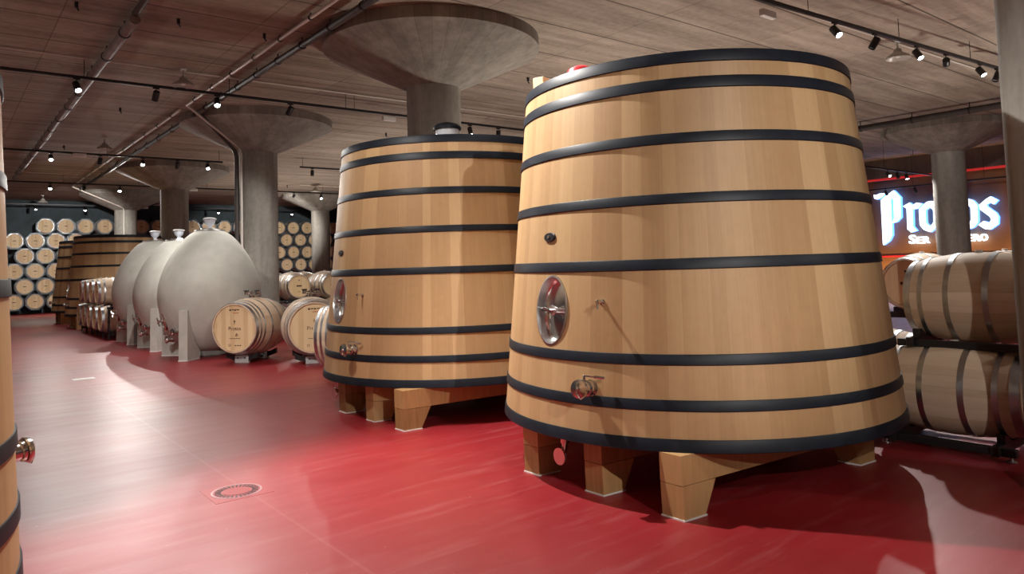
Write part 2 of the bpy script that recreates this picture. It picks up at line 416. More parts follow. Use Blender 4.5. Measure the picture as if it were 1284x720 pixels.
def make_vat(label):
    t = thing('oak_vat', label, 'vat', group='large upright oak vats')
    sh = vat_shell(); sh.parent = t
    for z0, z1 in HOOPS:
        h = 0.009
        MB().lathe([(vr(z0) - .002, z0), (vr(z0) + h - .003, z0), (vr(z0) + h, z0 + .004), (vr(z1) + h, z1 - .004), (vr(z1) + h - .003, z1), (vr(z1) - .002, z1)], 160).build('hoop', M['hoop'], t)
    MB().cyl(vr(2.80) - .07, 2.78, 2.85, 96).build('lid', M['vat_end'], t)
    MB().cyl(vr(.43) - .07, .42, .48, 96).build('bottom_head', M['vat_end'], t)
    # oval manhole
    m = surf(177, 1.2266); mx = m @ XOUT
    # (lathe X -> -Z of the frame, lathe Y -> Y)
    f = MB().lathe([(1.0, -.075), (1.0, .004), (.955, .006), (.93, -.01), (.90, -.072)], 64, mx, sx=.243, sy=.164)
    fr = f.build('manhole_frame', M['satin'], t)
    d = MB().lathe([(0, -.052), (.35, -.056), (.7, -.066), (.84, -.070), (.90, -.055), (.945, -.055), (.945, -.085), (0, -.085)], 64, mx, sx=.243, sy=.164, closed=False)
    dr = d.build('manhole_door', M['steel'], t)
    h = MB().box(-.034, -.016, -.148, .148, -.014, .014, m, .005)
    h.build('crossbar', M['steel'], dr)
    h = MB().lathe([(0, -.05), (.022, -.05), (.022, -.02), (.036, -.018), (.036, .010), (.016, .016), (0, .016)], 6, mx, closed=False)
    h.tube((.004, 0, 0), (.02, .085, 0.004), .013, 10, m)
    h.tube((.004, 0, 0), (.012, -.075, .012), .009, 10, m)
    h.tube((.004, 0, 0), (.012, .01, -.06), .009, 10, m)
    h.build('hand_wheel', M['steel'], dr)
    MB().lathe([(.0, -.08), (1.0, -.08), (1.0, -.078), (0, -.078)], 48, mx, sx=.24, sy=.16, closed=False).build('manhole_back', M['black'], t)
    # little sampling tap
    m = surf(195, 1.288)
    q = MB().lathe([(0, -.01), (.020, -.01), (.020, .008), (.010, .010), (.010, .045), (.015, .047), (.015, .078), (.010, .085), (0, .085)], 16, m @ XOUT, closed=False)
    q.tube((.062, 0, 0), (.066, 0, -.048), .008, 10, m)
    q.build('sampling_tap', M['steel'], t)
    valve(t, surf(192, .735), s=.86)
    # black oval plug with thermometer well
    m = surf(175, 1.737)
    q = MB().lathe([(0, -.01), (.064, -.01), (.064, .008), (.056, .014), (0, .014)], 32, m @ XOUT, sx=.52, closed=False)
    p = q.build('thermometer_plug', M['black'], t)
    MB().lathe([(0, .012), (.010, .012), (.010, .022), (0, .022)], 14, m @ XOUT, closed=False).build('probe', M['steel'], p)
    return t
def foot(t, x0, x1, y, w, sh, flip=False):
    """block foot under a bearer, its inner face leaning outward to the top"""
    lean = 0.10; top = .203
    if flip: poly = [(x0, .007), (x1, .007), (x1 + .006, top), (x0 - lean, top)]
    else: poly = [(x0, .007), (x1, .007), (x1 + lean, top), (x0 - .006, top)]
    m = sh @ Matrix.Translation((0, y + w / 2, 0)) @ Matrix.Rotation(PI / 2, 4, 'X')
    f = MB().prism(poly, 0, w, m).build('foot', M['beam'], t)
    MB().box(x0 - .006, x1 + .006, y - w / 2 - .006, y + w / 2 + .006, 0, .009, sh).build('foot_plate', M['white'], f)
def stand(t, ys, far=0.70, w=0.165, near=-1.32, skew=-.09):
    sh = Matrix.Identity(4); sh[1][0] = skew; sh[1][3] = -skew * near      # the bearers lie a few degrees off the rows
    for y in ys:
        foot(t, near, near + .185, y, w, sh); foot(t, far - .19, far, y, w, sh, True)
        m = sh @ Matrix.Translation((0, y + w / 2, 0)) @ Matrix.Rotation(PI / 2, 4, 'X')
        MB().prism([(near - .008, .383), (near - .006, .207), (far + .006, .207), (far + .008, .383)], 0, w, m).build('bearer', M['beam'], t)
def under_valve(t, x, y):
    v = MB().lathe([(0, 0), (.03, 0), (.03, -.05), (.045, -.052), (.045, -.075), (.032, -.078), (.032, -.14), (0, -.14)], 20, Matrix.Translation((x, y, .40)), closed=False)
    b = v.build('outlet_valve', M['reflect_steel'], t)
    m = Matrix.Translation((x - .02, y + .01, .17)) @ Matrix.Rotation(R(200), 4, 'Z') @ Matrix.Rotation(R(12), 4, 'Y')
    MB().pipe([(x, y, .27), (x, y + .005, .22), (x - .015, y + .01, .19), (x - .04, y + .01, .175)], .022, 12).build('elbow', M['steel'], b)
    MB().lathe([(0, .0), (.06, 0), (.065, .008), (.06, .02), (0, .02)], 28, Matrix.Translation((x - .03, y + .01, .17)) @ Matrix.Rotation(R(-90), 4, 'Y') @ Matrix.Scale(1, 4), closed=False).build('outlet_cap', M['reflect_steel'], b)
    MB().tube((x, y, .35), (x + .02, y - .10, .345), .008, 10).tube((x, y, .35), (x - .01, y + .06, .33), .007, 8).build('outlet_lever', M['black'], b)

vat1 = make_vat('nearest big oak vat with black hoops, filling the right half of the view')
vat2 = dup(vat1); vat3 = dup(vat1, skip=('valve_chain', 'probe')); vat4 = dup(vat1, skip=('valve_chain', 'probe')); vat0 = dup(vat1)
place(vat1, (1.42, 5.89, 0), G)
place(vat2, (-.71, 8.59, 0), G, 'middle big oak vat standing just left of the nearest one')
place(vat3, W(26.8, 4.75), G, 'distant brown oak vat behind the row of concrete eggs')
place(vat4, W(30.25, 4.75), G, 'farthest oak vat, a narrow strip showing left of another far vat')
place(vat0, W(3.65, -1.185), (0, 0, RZ + R(211)), 'oak vat cut off by the left edge of the picture'); vat0.scale = (1, -1, 1)
for c in kids(vat0):                                    # this one is coopered a little steeper and mirrored
    if c.name.split('.')[0] in ('staves', 'hoop', 'lid', 'bottom_head'):
        c.data = c.data.copy()
        for v in c.data.vertices:
            r0 = vr(v.co.z); f = (r0 - .05 + .15 * (v.co.z - ZB) / (ZT - ZB)) / r0
            v.co.x *= f; v.co.y *= f
stand(vat1, (-.83, -.17, .48)); under_valve(vat1, -1.24, .20)
stand(vat2, (-.96, -.36, .28)); under_valve(vat2, -1.24, .56)
stand(vat3, (-.88, -.2, .46)); stand(vat4, (-.88, -.2, .46)); stand(vat0, (-.6, 0, .6), near=-.95)
# things on the two vats' lids
def on_vat(vat, x, y, z): return vat.location + Matrix.Rotation(RZ, 3, 'Z') @ Vector((x, y, z))
def lid_block(vat, x, y, l, rz, label, z=2.85, h=.16):
    MBt = MB().box(-l / 2, l / 2, -.05, .05, 0, h, None, .006)
    o = MBt.build('wooden_block', M['block'], None, on_vat(vat, x, y, z), (0, 0, RZ + rz)); tag(o, label, 'wooden block', 'blocks on the vat lids')

# ------------------------------------------------------------------ barrels
def text_mesh(body, size, mat, depth=0.002, offset=0.0):
    cu = bpy.data.curves.new('txt', 'FONT'); cu.body = body; cu.size = size; cu.align_x = 'CENTER'; cu.align_y = 'CENTER'
    cu.extrude = depth / 2; cu.offset = offset; cu.resolution_u = 3
    o = bpy.data.objects.new('txt', cu); COL.objects.link(o)
    dg = bpy.context.evaluated_depsgraph_get(); dg.update()
    me = bpy.data.meshes.new_from_object(o.evaluated_get(dg))
    bpy.data.objects.remove(o); me.materials.clear(); me.materials.append(mat)
    return me
def make_barrel(L, rb, rh, seg=48, bands=(.28, .68, .92), widths=(.036, .034, .05), head='head', detail=2, name='wine_barrel'):
    t = thing(name, 'x', 'barrel')
    h = L / 2
    def pr_(z): return rh + (rb - rh) * (1 - (z / h) ** 2)
    zs = [-h + L * i / 14 for i in range(15)]
    prof = [(pr_(z), z) for z in zs]
    prof[0] = (rh - .006, -h); prof[-1] = (rh - .006, h)
    prof = [(rh - .028, -h)] + prof + [(rh - .028, h), (rh - .03, h - .045), (rh - .04, h - .05), (rh - .04, -h + .05), (rh - .03, -h + .045)]
    MB().lathe(prof, seg).build('staves', M['barrel'], t)
    for s in (-1, 1):
        for b, w in zip(bands, widths):
            z = s * b * h
            z0, z1 = max(-h + .004, z - w / 2), min(h - .004, z + w / 2)
            MB().lathe([(pr_(z0) - .003, z0), (pr_(z0) + .004, z0), (pr_(z1) + .004, z1), (pr_(z1) - .003, z1)], seg).build('hoop', M['galv'], t)
    for s in (1, -1):
        o = MB().cyl(rh - .029, s * (h - .035) - .012, s * (h - .035) + .012, seg).build('head', M[head], t)
        if s == 1:
            if detail >= 2:
                mk = bpy.data.objects.new('head_mark', text_mesh('Protos', rh * .21, M['ink'])); COL.objects.link(mk); mk.parent = o; mk.location = (0, -.02 * rh, h - .0215)
                q = MB().box(-.004, .004, rh * .16, rh * .34, h - .0235, h - .0205).box(-.018, .018, rh * .26, rh * .285, h - .0235, h - .0205)
                q.box(-.10, .10, rh * -.42, rh * -.40, h - .0235, h - .0205).lathe([(.022, h - .0235), (.022, h - .0205), (.016, h - .0205), (.016, h - .0235)], 20, Matrix.Translation((-.10, -rh * .68, 0)))
                for i in range(3): q.box(.0 + i * .045, .028 + i * .045, -rh * .71, -rh * .67, h - .0235, h - .0205)
                q.build('burnt_emblem', M['ink'], o)
                q = MB()
                for i, (a, b2) in enumerate(((-.10, -.06), (-.05, -.01), (.0, .03), (.04, .09))): q.box(a, b2, rh * (.70 + .02 * (i % 2)), rh * .76, h - .0235, h - .0205)
                q.build('head_lettering', M['ink'], o)
                q = MB().box(-.03, .08, rh * .60, rh * .63, h - .0235, h - .0205); q.build('red_stamp', M['redink'], o)
            else:
                q = MB().box(-.065, .065, -.012, .022, h - .0235, h - .0205).box(-.012, .012, rh * .45, rh * .55, h - .0235, h - .0205).box(-.03, .03, -rh * .5, -rh * .46, h - .0235, h - .0205)
                q.build('head_mark', M['ink'] if detail == 1 else M['redink'], o)
    MB().cyl(.03, 0, .022, 16, Matrix.Translation((0, rb - .004, 0)) @ Matrix.Rotation(-PI / 2, 4, 'X')).build('bung', M['white'], t)
    return t
def brot(axis, roll=0):
    """turn a barrel so that its marked head looks along axis"""
    z = Vector(axis).normalized(); y = Vector((0, 0, 1)); x = y.cross(z).normalized(); y = z.cross(x)
    m = Matrix((x, y, z)).transposed()
    return m.to_euler()
big = make_barrel(1.10, .50, .425, 56, (.26, .62, .78, .93), (.036, .034, .034, .05))
small = make_barrel(1.0, .35, .285, 48, (.28, .70, .925), (.042, .036, .055), detail=1)
far = make_barrel(.92, .37, .325, 32, (.28, .70, .925), (.04, .036, .05), detail=1)
BIGB = 'large barrels on low stands by the aisle'
def fitting(b, rb):
    t = MB().cyl(.045, 0, .05, 16).cyl(.075, .05, .068, 20).cyl(.02, .068, .13, 12)
    t.tube((-.10, 0, .10), (.10, 0, .10), .014, 10).cyl(.03, .06, .12, 12, Matrix.Translation((-.11, 0, 0))).cyl(.03, .06, .12, 12, Matrix.Translation((.11, 0, 0)))
    o = t.build('filling_fitting', M['steel'], b); o.rotation_euler = (-PI / 2, 0, 0); o.location = (0, rb - .012, 0)
    k = MB().box(-.15, -.06, -.02, .02, .12, .145, None, .006).box(.06, .15, -.02, .02, .12, .145, None, .006).build('fitting_handles', M['black'], o)
    return o
place(big, (-4.70, 12.94, .62), brot((-.21, -.978, 0)), 'large pale barrel with marked head lying beside the nearest concrete egg', BIGB)
big2 = place(dup(big), (-3.52, 12.51, .62), brot((.36, -.933, 0)), 'large barrel lying between the egg-side barrel and the middle vat', BIGB)
big3 = place(dup(big), (-2.27, 10.6, .60), brot(Vector((-1, .10, 0))), 'silver-hooped end of a large barrel peeping out left of the middle vat', BIGB)
fitting(big, .5); fitting(big2, .5)
for c in kids(big):                                         # the drip-tap shadowed on the first head
    pass
tp = MB().tube((.06, -.10, .525), (.06, -.10, .575), .012, 12).tube((.06, -.10, .57), (.05, -.13, .575), .008, 8).tube((.06, -.075, .565), (.06, -.12, .565), .006, 8)
tp.build('head_tap', M['steel'], big)

def barrel_stand(loc, label, rz=RZ):
    """low stand: local Y runs along the barrel's side-to-side, X along its axis"""
    t = thing('barrel_stand', label, 'barrel stand', loc, (0, 0, rz), 'low stands under the large barrels')
    for x in (-.30, .30):
        MB().box(x - .04, x + .04, -.13, .13, 0, .135, None, .01).build('block', M['grey'], t)
        MB().prism([(-.30, .10), (-.13, .04), (.13, .04), (.30, .10), (.30, .19), (.2, .142), (.0, .116), (-.2, .142), (-.30, .19)], -.03, .03, Matrix.Translation((x, 0, 0)) @ Matrix.Rotation(PI / 2, 4, 'Z') @ Matrix.Rotation(PI / 2, 4, 'X')).build('saddle', M['black'], t)
        for y in (-.07, .07):
            MB().tube((x - .048, y, .09), (x - .035, y, .09), .014, 12).build('bolt', M['rubber'], t)
    MB().box(-.28, .28, -.06, .06, .03, .075, None, .005).build('rail', M['black'], t)
    return t
barrel_stand((-4.70, 12.94, 0), 'grey-ended low stand under the barrel beside the nearest egg', R(78))
barrel_stand((-3.52, 12.51, 0), 'low stand under the large barrel left of the middle vat', R(111))
barrel_stand((-2.27, 10.6, 0), 'low stand under the barrel half hidden by the middle vat', R(-5.7))

# the stacked group on the right
place(small, W(2.36, 6.42, .45), brot(-AL), 'oak barrel lying low at the right edge, its near head just showing', 'oak barrels stacked at the right'); small.scale = (1.04,) * 3
RG = 'oak barrels stacked at the right'
ru = place(dup(small), W(2.22, 6.66, 1.16), brot(-AL), 'upper oak barrel lying at the right, behind and above the lowest one', RG); ru.scale = (1.06, 1.06, .99)
place(dup(small), W(3.32, 6.86, .51), brot(-AL), 'low barrel with bright head hoop glimpsed between the near vat and stacked barrels', RG)
ub = place(dup(small), W(3.85, 9.65, 1.17), brot(-AC), 'upper barrel whose pale marked head shows beside the right side of the near vat', RG)
place(dup(small), W(2.95, 9.65, 1.17), brot(-AC), 'barrel whose top edge shows behind the upper right barrel, under the sign', RG)
place(dup(small), W(2.05, 9.65, 1.17), brot(-AC), 'barrel right behind the upper barrel, below the last letters of the sign', RG)

def cradle(loc, rot, n=1, pitch=.85, levels=(.16,), half=.3, label='', posts=None, feet=True, rb=.35, group='black steel barrel racks'):
    """steel rack: local X across the barrels, Y along their axis; levels give the barrels' underside"""
    t = thing('barrel_rack', label, 'barrel rack', loc, rot, group)
    w = (n - 1) * pitch
    for lv in levels:
        for y in (-half, half):
            MB().box(-w / 2 - .38, w / 2 + .38, y - .03, y + .03, lv - .085, lv - .012, None, .006).build('beam', M['black'], t)
            for i in range(n):
                for s in (-1, 1):
                    x = -w / 2 + i * pitch + s * .17
                    q = MB().prism([(-.07, 0), (.07, 0), (.07 if s > 0 else -.03, .062), (.03 if s > 0 else -.07, .062)], -.028, .028, Matrix.Translation((x, y, lv - .015)) @ Matrix.Rotation(PI / 2, 4, 'X'))
                    q.build('saddle', M['black'], t)
        for x in (-w / 2 - .30, w / 2 + .30):
            MB().box(x - .03, x + .03, -half - .12, half + .12, lv - .088, lv - .03, None, .006).build('crossbar', M['black'], t)
    top = levels[-1]
    for x in (posts if posts is not None else ()):
        for y in (-half - .09, half + .09):
            MB().box(x - .022, x + .022, y - .022, y + .022, 0, top - .08, None, .004).build('post', M['black'], t)
    if feet:
        for x in (-w / 2 - .30, w / 2 + .30):
            for y in (-half - .08, half + .08):
                q = MB().cyl(.035, 0, .012, 16, Matrix.Translation((x, y, 0))).cyl(.011, .012, levels[0] - .085, 10, Matrix.Translation((x, y, 0)))
                q.build('levelling_foot', M['satin'], t)
    return t
cradle(W(2.36, 6.42), G, 1, levels=(.125,), half=.36, label='black steel rack with levelling feet under the lowest right barrel')
cradle(W(2.22, 6.60), G, 1, levels=(.865,), half=.40, label='black rack lying on the lowest right barrel and carrying the upper one', feet=False)
cradle(W(3.32, 6.86), G, 1, levels=(.175,), half=.27, label='low black rack under the barrel behind the near vat')
cradle(W(2.95, 9.65), (0, 0, RZ + PI / 2), 3, .9, levels=(.83,), half=.3, label='black rack under the three barrels below the wall sign', posts=(-1.2, -.45, .45, 1.2), feet=False)

# the stack beyond the eggs
SG = 'barrels stacked beyond the eggs'
ords = ['nearest', 'second', 'third', 'fourth', 'farthest']
for i in range(5):
    place(dup(small), W(20.95 + .87 * i, 3.8, .51), brot(-AC), '%s barrel of the lower tier in the stack beyond the eggs' % ords[i], SG)
for i in range(4):
    place(dup(small), W(21.45 + .87 * i, 3.8, 1.19), brot(-AC), '%s barrel of the upper tier in the stack beyond the eggs' % ['nearest', 'second', 'third', 'farthest'][i], SG)
cradle(W(22.69, 3.8), (0, 0, RZ + PI / 2), 5, .87, levels=(.175, .85), half=.28, label='black rack holding the two-tier barrel stack beyond the eggs', posts=(-2.1, -1.3, -.435, .435, 1.3, 2.1))

# barrels behind the column with pipes
BG = 'stacked barrels seen between the column and the middle vat'
place(dup(small), W(18.2, 7.22, 1.19), brot(-AL), 'upper barrel with its round head facing out, right beside the piped column', BG)
place(dup(small), W(18.0, 8.05, 1.19), brot(-AL), 'upper barrel half hidden by the left flank of the middle vat', BG)
place(dup(small), W(19.5, 7.25, 1.19), brot(-AL), 'upper barrel directly behind the one facing out beside the piped column', BG)
place(dup(small), W(19.5, 8.08, 1.19), brot(-AL), 'rear upper barrel behind the one half hidden by the middle vat', BG)
lb = place(dup(small), W(16.65, 6.08, .51), brot(-AL), 'low barrel with a dark brown head in the gap between the two large barrels', BG)
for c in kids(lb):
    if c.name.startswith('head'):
        c.data = c.data.copy(); c.data.materials[0] = M['dark_head']  # this barrel's heads are a darker brown wood
place(dup(small), W(17.5, 7.25, .51), brot(-AL), 'lower barrel under the stack, glimpsed behind the large barrels', BG)
place(dup(small), W(17.5, 8.08, .51), brot(-AL), 'lower barrel in the stack hidden mostly behind the middle vat', BG)
cradle(W(16.65, 6.08), G, 1, levels=(.175,), half=.27, label='low black rack under the shaded barrel by the piped column')
cradle(W(18.1, 7.64), G, 2, .83, levels=(.85,), half=.3, label='black rack carrying the barrels facing out by the piped column', posts=(-.60, .60), feet=False)
cradle(W(19.5, 7.66), G, 2, .83, levels=(.85,), half=.3, label='black rack carrying the rear barrels by the piped column', posts=(-.60, .60), feet=False)
cradle(W(17.5, 7.66), G, 2, .83, levels=(.175,), half=.24, label='low black rack behind the large barrels, left of the middle vat')

# the wall of barrels at the far end
FG = 'barrels in the far wall rack'
rows = [4.06, 3.37, 2.67, 1.97, 1.27, .57]
rown = ['top', 'second', 'third', 'fourth', 'fifth', 'bottom']
ordn = ['first', 'second', 'third', 'fourth', 'fifth', 'sixth', 'seventh', 'eighth', 'ninth', 'tenth', 'eleventh', 'twelfth']
spots_ = []
for k, z in enumerate(rows):
    st = 4.02 if k == 0 else (3.21 if k % 2 == 0 else 2.81)
    n = 12 if k == 0 else (3 if k % 2 == 0 else 4)
    for i in range(n): spots_.append((st + .81 * i, z, '%s barrel from the left in the %s row of the far left rack' % (ordn[i], rown[k])))
for k, z in enumerate(rows[:4]):
    st = 15.1 if k % 2 == 0 else 14.7
    for i in range(5 if k % 2 == 0 else 6):
        spots_.append((st + .81 * i, z, '%s barrel from the left in the %s row right of the piped column' % (ordn[i], rown[k])))
for i, (a, z, lab) in enumerate(spots_):
    o = far if i == 0 else dup(far)
    place(o, W(39.7 + .46, a, z), brot(-AL), lab, FG)
def lattice(cells, label):
    t = thing('cell_rack', label, 'barrel rack', W(39.78, cells[0][0], 0), G, 'far wall barrel racks')
    ox = cells[0][0]
    q = MB()
    for a, z in cells:
        pts = []
        q.lathe([(.372, -.06), (.412, -.06), (.412, .06), (.372, .06)], 8, Matrix.Translation((a - ox, .0, z)) @ Matrix.Rotation(PI / 2, 4, 'X') @ Matrix.Rotation(PI / 8, 4, 'Z'))
    q.build('frame', M['rack'], t, ang=20)
    lo = min(c[0] for c in cells) - ox - .41; hi = max(c[0] for c in cells) - ox + .41
    for x in [lo + (hi - lo) * i / 4 for i in range(5)]:
        MB().box(x - .03, x + .03, .62, .68, 0, max(c[1] for c in cells) + .3).build('upright', M['rack'], t)
    return t
nl = 12 + 3 * 2 + 4 * 3
lattice([(a, z) for a, z, l in spots_ if 'far left rack' in l], 'dark steel cell rack filled with barrels along the far left wall')
lattice([(a, z) for a, z, l in spots_ if 'right of the piped' in l], 'dark steel cell rack of barrels seen right of the piped column')

# ------------------------------------------------------------------ concrete eggs
def make_egg(label):
    t = thing('concrete_egg', label, 'egg tank', group='egg-shaped concrete tanks')
    prof = [(.30, .10), (.46, .17), (.62, .31), (.76, .50), (.87, .75), (.925, 1.0), (.938, 1.18), (.915, 1.38), (.86, 1.58), (.77, 1.80), (.66, 1.99), (.53, 2.17), (.40, 2.31), (.28, 2.39), (.22, 2.41)]
    # smooth it
    def cr(p0, p1, p2, p3, u): return tuple(.5 * ((2 * b) + (-a + c) * u + (2 * a - 5 * b + 4 * c - d) * u * u + (-a + 3 * b - 3 * c + d) * u ** 3) for a, b, c, d in zip(p0, p1, p2, p3))
    sm = []
    for i in range(len(prof) - 1):
        p0 = prof[max(0, i - 1)]; p3 = prof[min(len(prof) - 1, i + 2)]
        sm += [cr(p0, prof[i], prof[i + 1], p3, u / 3) for u in range(3)]
    sm.append(prof[-1])
    MB().lathe(sm, 96, closed=False, caps=True).build('shell', M['egg'], t, ang=60)
    MB().cyl(.34, 0, .14, 40).build('base', M['conc_dark'], t)
    MB().lathe([(.0, 2.39), (.27, 2.39), (.28, 2.405), (.27, 2.425), (.17, 2.43), (.16, 2.455), (.10, 2.46), (0, 2.46)], 40, closed=False).build('lid', M['satin'], t)
    a = MB().lathe([(.0, 2.455), (.035, 2.455), (.04, 2.50), (.085, 2.535), (.105, 2.60), (.112, 2.64), (.10, 2.64), (.09, 2.60), (.07, 2.55), (0, 2.53)], 28, closed=False).build('airlock', M['plastic_clear'], t)
    MB().lathe([(0, 2.625), (.125, 2.625), (.128, 2.645), (.09, 2.665), (.03, 2.672), (0, 2.672)], 28, closed=False).build('airlock_cap', M['grey'], a)
    # four tapering buttress legs
    for sx in (-1, 1):
        for sy in (-1, 1):
            ang = math.atan2(sy, sx)
            m = Matrix.Rotation(ang, 4, 'Z')
            poly = [(.96, .02), (.55, .02), (.50, .10), (.70, .34), (.80, .58), (.855, .84), (.86, .92), (.945, .92)]
            q = MB().prism(poly, -.085, .085, m @ Matrix.Rotation(PI / 2, 4, 'X'))
            l = q.build('leg', M['egg'], t)
            MB().box(.56, .965, -.092, .092, 0, .02, m).build('foot_pad', M['white'], l)
            MB().cyl(.012, .90, .97, 10, m @ Matrix.Translation((.90, 0, 0))).tube((.90, -.05, .965), (.90, .05, .965), .011, 10, m).build('lifting_pin', M['steel'], l)
    # fittings on the aisle side: oval door, drain valves
    m = Matrix.Translation((-.83, .0, .72)) @ Matrix.Rotation(PI, 4, 'Z') @ Matrix.Rotation(R(12), 4, 'Y')
    d = MB().lathe([(0, -.03), (1, -.03), (1, .03), (.86, .036), (.80, .016), (0, .026)], 40, m @ XOUT, sx=.20, sy=.155, closed=False).build('door', M['steel'], t)
    q = MB().box(.03, .05, -.16, .16, -.014, .014, m).tube((.04, 0, 0), (.12, 0, 0), .016, 12, m).tube((.11, -.08, -.03), (.11, .08, .03), .012, 10, m).tube((.11, -.03, .08), (.11, .03, -.08), .012, 10, m)
    q.build('hand_wheel', M['steel'], d)
    valve(t, Matrix.Translation((-.62, .05, .36)) @ Matrix.Rotation(PI, 4, 'Z'), 'drain_valve', 1.0)
    valve(t, Matrix.Translation((-.64, -.30, .52)) @ Matrix.Rotation(R(205), 4, 'Z'), 'racking_valve', .9)
    return t
e1 = make_egg('nearest pale concrete egg tank, beside the marked barrel')
e2 = dup(e1); e3 = dup(e1)
place(e1, W(14.7, 4.2), G)
place(e2, W(17.0, 4.2), G, 'middle pale concrete egg tank of the three'); e2.scale = (.97, .97, .965)
place(e3, W(19.2, 4.2), G, 'farthest pale concrete egg tank, in front of the distant brown vat')

# ------------------------------------------------------------------ on the lids
lid_block(vat1, -.95, .62, .16, .3, 'pale wooden block poking over the rim of the near vat left of the red bung', 2.85, .20)
lid_block(vat1, -.55, 1.0, .16, .2, 'small pale wooden block showing at the upper left rim of the near vat', 2.85, .14)
lid_block(vat2, -.40, .78, .34, .1, 'wooden block showing above the upper left rim of the middle vat', 2.85, .15)
o = MB().lathe([(0, 0), (.12, 0), (.125, .10), (.10, .16), (.05, .185), (0, .19)], 32, closed=False).build('red_bung', M['red'], None, on_vat(vat1, -.98, .15, 2.85)); tag(o, 'red silicone bung just above the top rim of the near vat', 'bung')
t = thing('vat_airlock', 'clear plastic airlock with dark cap on top of the middle vat', 'airlock', on_vat(vat2, -.12, -.12, 2.85), G); t.scale = (.78, .78, 1.2)
MB().lathe([(0, 0), (.10, 0), (.11, .06), (.17, .20), (.18, .27), (.165, .27), (.15, .2), (.09, .08), (0, .08)], 32, closed=False).build('bowl', M['plastic_clear'], t)
MB().lathe([(0, .26), (.21, .26), (.215, .285), (.16, .315), (.05, .335), (0, .335)], 32, closed=False).build('cap', M['hoop'], t)
MB().cyl(.03, .09, .25, 12).build('stem', M['black'], t)

# ------------------------------------------------------------------ the sign
sg = thing('wall_sign', 'big glowing white-blue blackletter winery sign on the rust-coloured wall', 'sign', W(14.0, 30.9), (0, 0, RZ - PI / 2))
# local X runs to the right as read, local Z up, local -Y towards the hall
FACE = Matrix.Rotation(PI / 2, 4, 'X')
def letter(name, polys, hole=None, d0=-.06, d1=.14):
    me = MB()
    if hole:
        k = 40
        def res(poly):
            n = len(poly); per = [0]
            for i in range(n): per.append(per[-1] + math.dist(poly[i], poly[(i + 1) % n]))
            cx = sum(p[0] for p in poly) / n; cy = sum(p[1] for p in poly) / n
            out = []
            for j in range(k):
                a = 2 * PI * j / k; dx, dy = math.cos(a), math.sin(a); best = None
                for i in range(n):
                    (x1, y1), (x2, y2) = poly[i], poly[(i + 1) % n]
                    ex, ey = x2 - x1, y2 - y1; det = dx * -ey + dy * ex
                    if abs(det) < 1e-9: continue
                    tt = ((x1 - hc[0]) * -ey + (y1 - hc[1]) * ex) / det; u = (dx * (y1 - hc[1]) - dy * (x1 - hc[0])) / det
                    if tt > 0 and -1e-6 <= u <= 1 + 1e-6 and (best is None or tt < best): best = tt
                out.append((hc[0] + dx * best, hc[1] + dy * best))
            return out
        hc = (sum(p[0] for p in hole) / len(hole), sum(p[1] for p in hole) / len(hole))
        a, b = res(polys[0]), res(hole)
        for j in range(k):
            q = (j + 1) % k
            vs = [(a[j][0], a[j][1], d1), (a[q][0], a[q][1], d1), (b[q][0], b[q][1], d1), (b[j][0], b[j][1], d1), (a[j][0], a[j][1], d0), (a[q][0], a[q][1], d0), (b[q][0], b[q][1], d0), (b[j][0], b[j][1], d0)]
            me.add(vs, [(0, 1, 2, 3)], FACE, 0); me.add(vs, [(1, 0, 4, 5), (3, 2, 6, 7)], FACE, 1)
    else:
        for p in polys: me.prism(p, d0, d1, FACE, 0, 1)
    return me.build(name, [M['sign_face'], M['sign_side']], sg, ang=20)
letter('letter', [[(-0.02, 4.0), (0.09, 3.98), (0.23, 4.03), (0.48, 4.02), (0.31, 3.87), (0.12, 3.79), (-0.0, 3.84)],
                  [(0.26, 3.75), (0.47, 3.91), (0.80, 4.11), (1.05, 3.8), (1.02, 2.97), (0.84, 2.8), (0.65, 2.76), (0.75, 2.95), (0.77, 3.71), (0.72, 3.81), (0.67, 3.72), (0.64, 2.28), (0.51, 2.04), (0.26, 1.87), (0.24, 1.93)]])
letter('letter', [[(1.12, 3.42), (1.39, 3.55), (1.49, 3.43), (1.65, 3.52), (1.86, 3.47), (1.7, 3.28), (1.49, 3.27), (1.47, 2.58), (1.60, 2.4), (1.38, 2.34), (1.24, 2.48), (1.26, 3.32)]])
letter('letter', [[(1.72, 3.24), (2.05, 3.54), (2.28, 3.54), (2.47, 3.33), (2.45, 2.58), (2.11, 2.31), (1.87, 2.4), (1.72, 2.61)]], [(1.97, 3.2), (2.14, 3.31), (2.25, 3.17), (2.23, 2.69), (2.1, 2.53), (1.96, 2.68)])
letter('letter', [[(2.69, 3.58), (2.92, 3.73), (2.9, 3.47), (3.12, 3.46), (3.03, 3.31), (2.89, 3.32), (2.87, 2.6), (3.04, 2.48), (2.83, 2.32), (2.64, 2.51), (2.67, 3.32), (2.55, 3.33), (2.64, 3.47)]])
letter('letter', [[(3.1, 3.21), (3.43, 3.53), (3.66, 3.45), (3.81, 3.24), (3.79, 2.6), (3.63, 2.4), (3.43, 2.34), (3.19, 2.45), (3.09, 2.63)]], [(3.32, 3.17), (3.45, 3.29), (3.57, 3.17), (3.55, 2.66), (3.43, 2.53), (3.31, 2.68)])
letter('letter', [[(4.49, 3.37), (4.26, 3.53), (4.11, 3.45), (3.86, 3.24), (3.89, 3.06), (4.19, 2.77), (4.23, 2.66), (4.16, 2.55), (3.98, 2.63), (3.79, 2.49), (4.0, 2.32), (4.18, 2.29), (4.44, 2.48), (4.47, 2.75), (4.4, 2.91), (4.12, 3.17), (4.11, 3.24), (4.24, 3.3), (4.35, 3.22)]])
